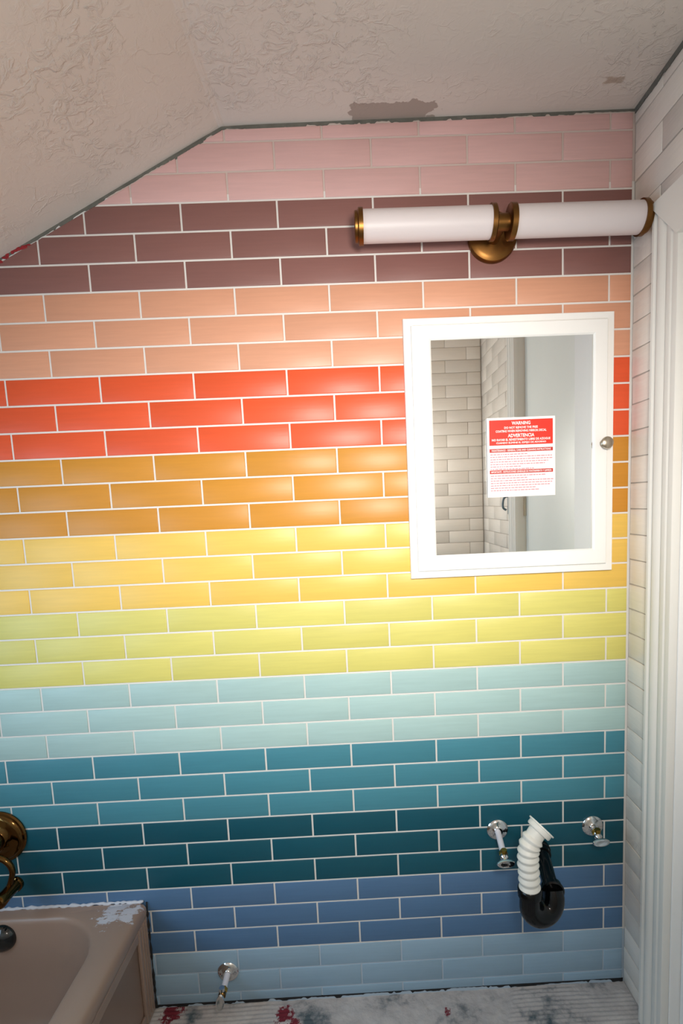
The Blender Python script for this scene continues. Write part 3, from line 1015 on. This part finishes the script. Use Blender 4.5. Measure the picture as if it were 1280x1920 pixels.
# ------------------------------------------------------------------ warning sticker on the mirror
SX, SZ, SW, SH = 1.2075, 1.4255, 0.175, 0.200
stk = thing('warning_sticker', 'white and red warning sticker stuck on the cabinet mirror', 'sticker', (SX, -0.0195, SZ))
stk.rotation_euler = (0, 0, 0)
def spart(o):
    o.parent = stk
    return o
spart(box_obj('sheet', (0, -0.0022, 0), (SW, -0.0012, SH), M_sticker))
def rect(name, x0, x1, z0, z1, y, mat):
    return spart(mesh_obj(name, [(x0, y, z0), (x1, y, z0), (x1, y, z1), (x0, y, z1)], [(0, 1, 2, 3)], mat))
rect('red_panel', 0.006, SW - 0.006, 0.131, 0.194, -0.0025, M_red)
rect('red_bar', 0.006, SW - 0.006, 0.1135, 0.1225, -0.0025, M_red2)
rect('red_bar', 0.006, SW - 0.006, 0.0595, 0.0685, -0.0025, M_red2)
def text_part(txt, xc, zc, height, width, y, mat, bold=0.0):
    cu = bpy.data.curves.new('lettering', 'FONT')
    cu.body = txt
    cu.align_x = 'CENTER'; cu.align_y = 'CENTER'
    cu.size = 1.0
    cu.offset = bold
    cu.resolution_u = 2
    t = bpy.data.objects.new('tmp', cu)
    COL.objects.link(t)
    dg = bpy.context.evaluated_depsgraph_get()
    me = bpy.data.meshes.new_from_object(t.evaluated_get(dg))
    bpy.data.objects.remove(t)
    xs = [v.co.x for v in me.vertices]; zs = [v.co.y for v in me.vertices]
    sx_ = width / (max(xs) - min(xs)); sz_ = height / (max(zs) - min(zs))
    mx_, mz_ = (max(xs) + min(xs)) / 2, (max(zs) + min(zs)) / 2
    for v in me.vertices:
        v.co = ((v.co.x - mx_) * sx_ + xc, y, (v.co.y - mz_) * sz_ + zc)
    me.materials.clear(); me.materials.append(mat)
    o = bpy.data.objects.new('lettering', me)
    COL.objects.link(o)
    return spart(o)
cxm = SW / 2
for txt, zc, h, w in (('WARNING', 0.1855, 0.0088, 0.048), ('DO NOT REMOVE THE FREE', 0.1745, 0.0058, 0.086),
                      ('COATING WHEN REMOVING MIRROR DECAL', 0.1660, 0.0058, 0.130), ('ADVERTENCIA', 0.1548, 0.0088, 0.068),
                      ('NO RAYAR EL REVESTIMIENTO LIBRE DE AZOGUE', 0.1446, 0.0058, 0.150),
                      ('CUANDO ELIMINE EL ESPEJO DE ADORNO', 0.1362, 0.0058, 0.128)):
    text_part(txt, cxm, zc, h, w, -0.0028, M_sticker, 0.028)
text_part('MAINTENANCE - GENERAL CARE AND CLEANING INSTRUCTIONS', cxm, 0.118, 0.0048, 0.152, -0.0028, M_sticker, 0.02)
text_part('IMPORTANTE - INSTRUCCIONES GENERALES DE MANTENIMIENTO Y LIMPIEZA', cxm, 0.064, 0.0048, 0.156, -0.0028, M_sticker, 0.02)
rnd = random.Random(12)
verts, faces = [], []
for base_z, lens in ((0.107, (0.6, 1.0, 1.0, 0.95, 0.9, 0.5, 0.7)), (0.053, (0.85, 0.6, 1.0, 1.0, 0.98, 0.7, 0.75))):
    for i, ln in enumerate(lens):
        z = base_z - i * 0.0062
        x = 0.008
        while x < 0.008 + ln * (SW - 0.018):
            w = rnd.uniform(0.003, 0.010)
            q = len(verts)
            verts += [(x, -0.0025, z), (x + w, -0.0025, z), (x + w, -0.0025, z + 0.0021), (x, -0.0025, z + 0.0021)]
            faces.append((q, q + 1, q + 2, q + 3))
            x += w + 0.0016
spart(mesh_obj('small_print', verts, faces, M_pinkprint))

# ------------------------------------------------------------------ water stops
def water_stop(label, x, z, reach, pipe_mat, handle_rot, plain=False, droop=0.0, lean=0.0):
    t = thing('shutoff_valve', label, 'valve', (x, 0, z), None)
    def q(o):
        o.parent = t
        return o
    q(lathe_obj('escutcheon', (0, 0, 0), (0, -1, 0), [(0, 0.0295), (0.003, 0.0300), (0.0065, 0.027), (0.0085, 0.022), (0.010, 0.014), (0.013, 0.0115), (0.013, 0)], M_chrome, n=48))
    d = Vector((lean, -math.cos(droop), -math.sin(droop))).normalized()
    at = lambda k: tuple(d * k)
    pl = reach - 0.052
    q(tube_obj('pipe', [at(0.008), at(0.008 + pl * 0.5), at(0.012 + pl)], 0.0082, pipe_mat, n=24))
    y = 0.010 + pl
    q(lathe_obj('compression_nut', at(y), d, [(0, 0.0085), (0, 0.0115), (0.010, 0.0115), (0.012, 0.0095), (0.013, 0)], M_yellow_brass, n=6, angle=20))
    q(lathe_obj('valve_body', at(y + 0.010), d, [(0, 0.008), (0.003, 0.0105), (0.012, 0.0105), (0.016, 0.007), (0.020, 0.005), (0.026, 0.005), (0.028, 0.006), (0.028, 0)], M_chrome if not plain else M_brass_dark))
    q(lathe_obj('outlet', at(y + 0.016), (0, 0, 1), [(0, 0.006), (0.010, 0.006), (0.011, 0.0075), (0.020, 0.0075), (0.020, 0)], M_yellow_brass if not plain else M_chrome))
    q(lathe_obj('handle', at(y + 0.036), d, [(0, 0), (0, 0.6 * 0.022), (0.002, 0.022), (0.005, 0.0235), (0.008, 0.022), (0.009, 0.016), (0.0075, 0.010), (0.0075, 0)], M_chrome, n=40,
                sx=1.0, sy=0.5, u=(math.cos(handle_rot), 0, math.sin(handle_rot))))
    return t
water_stop('chrome shutoff valve on a long white pipe left of the black trap', 1.224, 0.496, 0.130, M_pipe_white, 0.02, False, 0.09, -0.09)
water_stop('chrome shutoff valve on a short stub right of the black trap', 1.494, 0.492, 0.066, M_chrome, 0.02, False, 0.12, -0.06)
water_stop('shutoff valve with white pipe low on the powder blue tiles beside the tub', 0.440, 0.104, 0.096, M_pipe_white, 1.45, True, 0.03)

# ------------------------------------------------------------------ sink drain
dr = thing('sink_drain', 'black plastic drain trap with white corrugated hose hanging from the tiled wall', 'drain', (1.346, 0, 0.43))
def rp(o):
    o.parent = dr
    o.matrix_parent_inverse = Matrix.Translation((-1.346, 0, -0.43))
    return o
A = Vector((1.318, -0.178, 0.430))
I = Vector((1.252, -0.196, 0.428))
rp(tube_obj('trap_arm', [(1.346, 0.0, 0.431), (1.340, -0.04, 0.431), (1.326, -0.12, 0.430), tuple(A)], 0.0195, M_black_plastic, n=28))
rp(lathe_obj('wall_collar', (1.346, 0.0, 0.431), (-0.1, -1, 0), [(0, 0.026), (0.012, 0.026), (0.014, 0.023), (0.03, 0.0225), (0.03, 0)], M_black_plastic))
c = (A + I) / 2
c.z = 0.424
half = (A - I) / 2
half.z = 0
path = [I + Vector((0, 0, 0.028))]
for i in range(0, 17):
    a = math.pi * i / 16
    path.append(c - half * math.cos(a) + Vector((0, 0, -0.036 * math.sin(a))))
path.append(c + half + Vector((0.0, 0.008, 0.012)))
rp(tube_obj('trap_bend', path, lambda f: 0.0250 + 0.0055 * math.sin(math.pi * min(max(f, 0), 1)), M_black_plastic, n=28))
rp(lathe_obj('slip_nut', tuple(I + Vector((0, 0, 0.018))), (0, 0, 1), [(0, 0.0255), (0.002, 0.0295), (0.020, 0.0295), (0.023, 0.027), (0.023, 0)], M_black_plastic, n=40))
rp(lathe_obj('slip_nut', (1.3215, -0.150, 0.430), (-0.09, -1, 0), [(0, 0.0215), (0.001, 0.027), (0.018, 0.029), (0.022, 0.026), (0.022, 0)], M_black_plastic, n=40))
hp = smooth_path([tuple(I + Vector((0, 0, 0.036))), tuple(I + Vector((-0.002, 0, 0.075))), tuple(I + Vector((-0.004, 0.0, 0.115))),
                  tuple(I + Vector((0.000, 0.002, 0.148))), tuple(I + Vector((0.016, 0.006, 0.174))), tuple(I + Vector((0.030, 0.010, 0.188)))], 24)
nrib = 8.0
def hose_r(f):
    if f > 0.76:
        return 0.0215
    ph = (f / 0.76 * nrib) % 1.0
    return 0.0215 + 0.0052 * (1 - abs(2 * ph - 1)) ** 0.8
rp(tube_obj('hose', hp, hose_r, M_white_plastic, n=32, angle=80))
hd = (hp[-1] - hp[-4]).normalized()
rp(lathe_obj('hose_flange', tuple(hp[-1] - hd * 0.010), tuple(hd), [(0, 0.022), (0, 0.029), (0.003, 0.031), (0.012, 0.031), (0.013, 0.035), (0.0165, 0.035), (0.017, 0.024), (0.008, 0.021), (0.008, 0)], M_white_plastic, n=40))
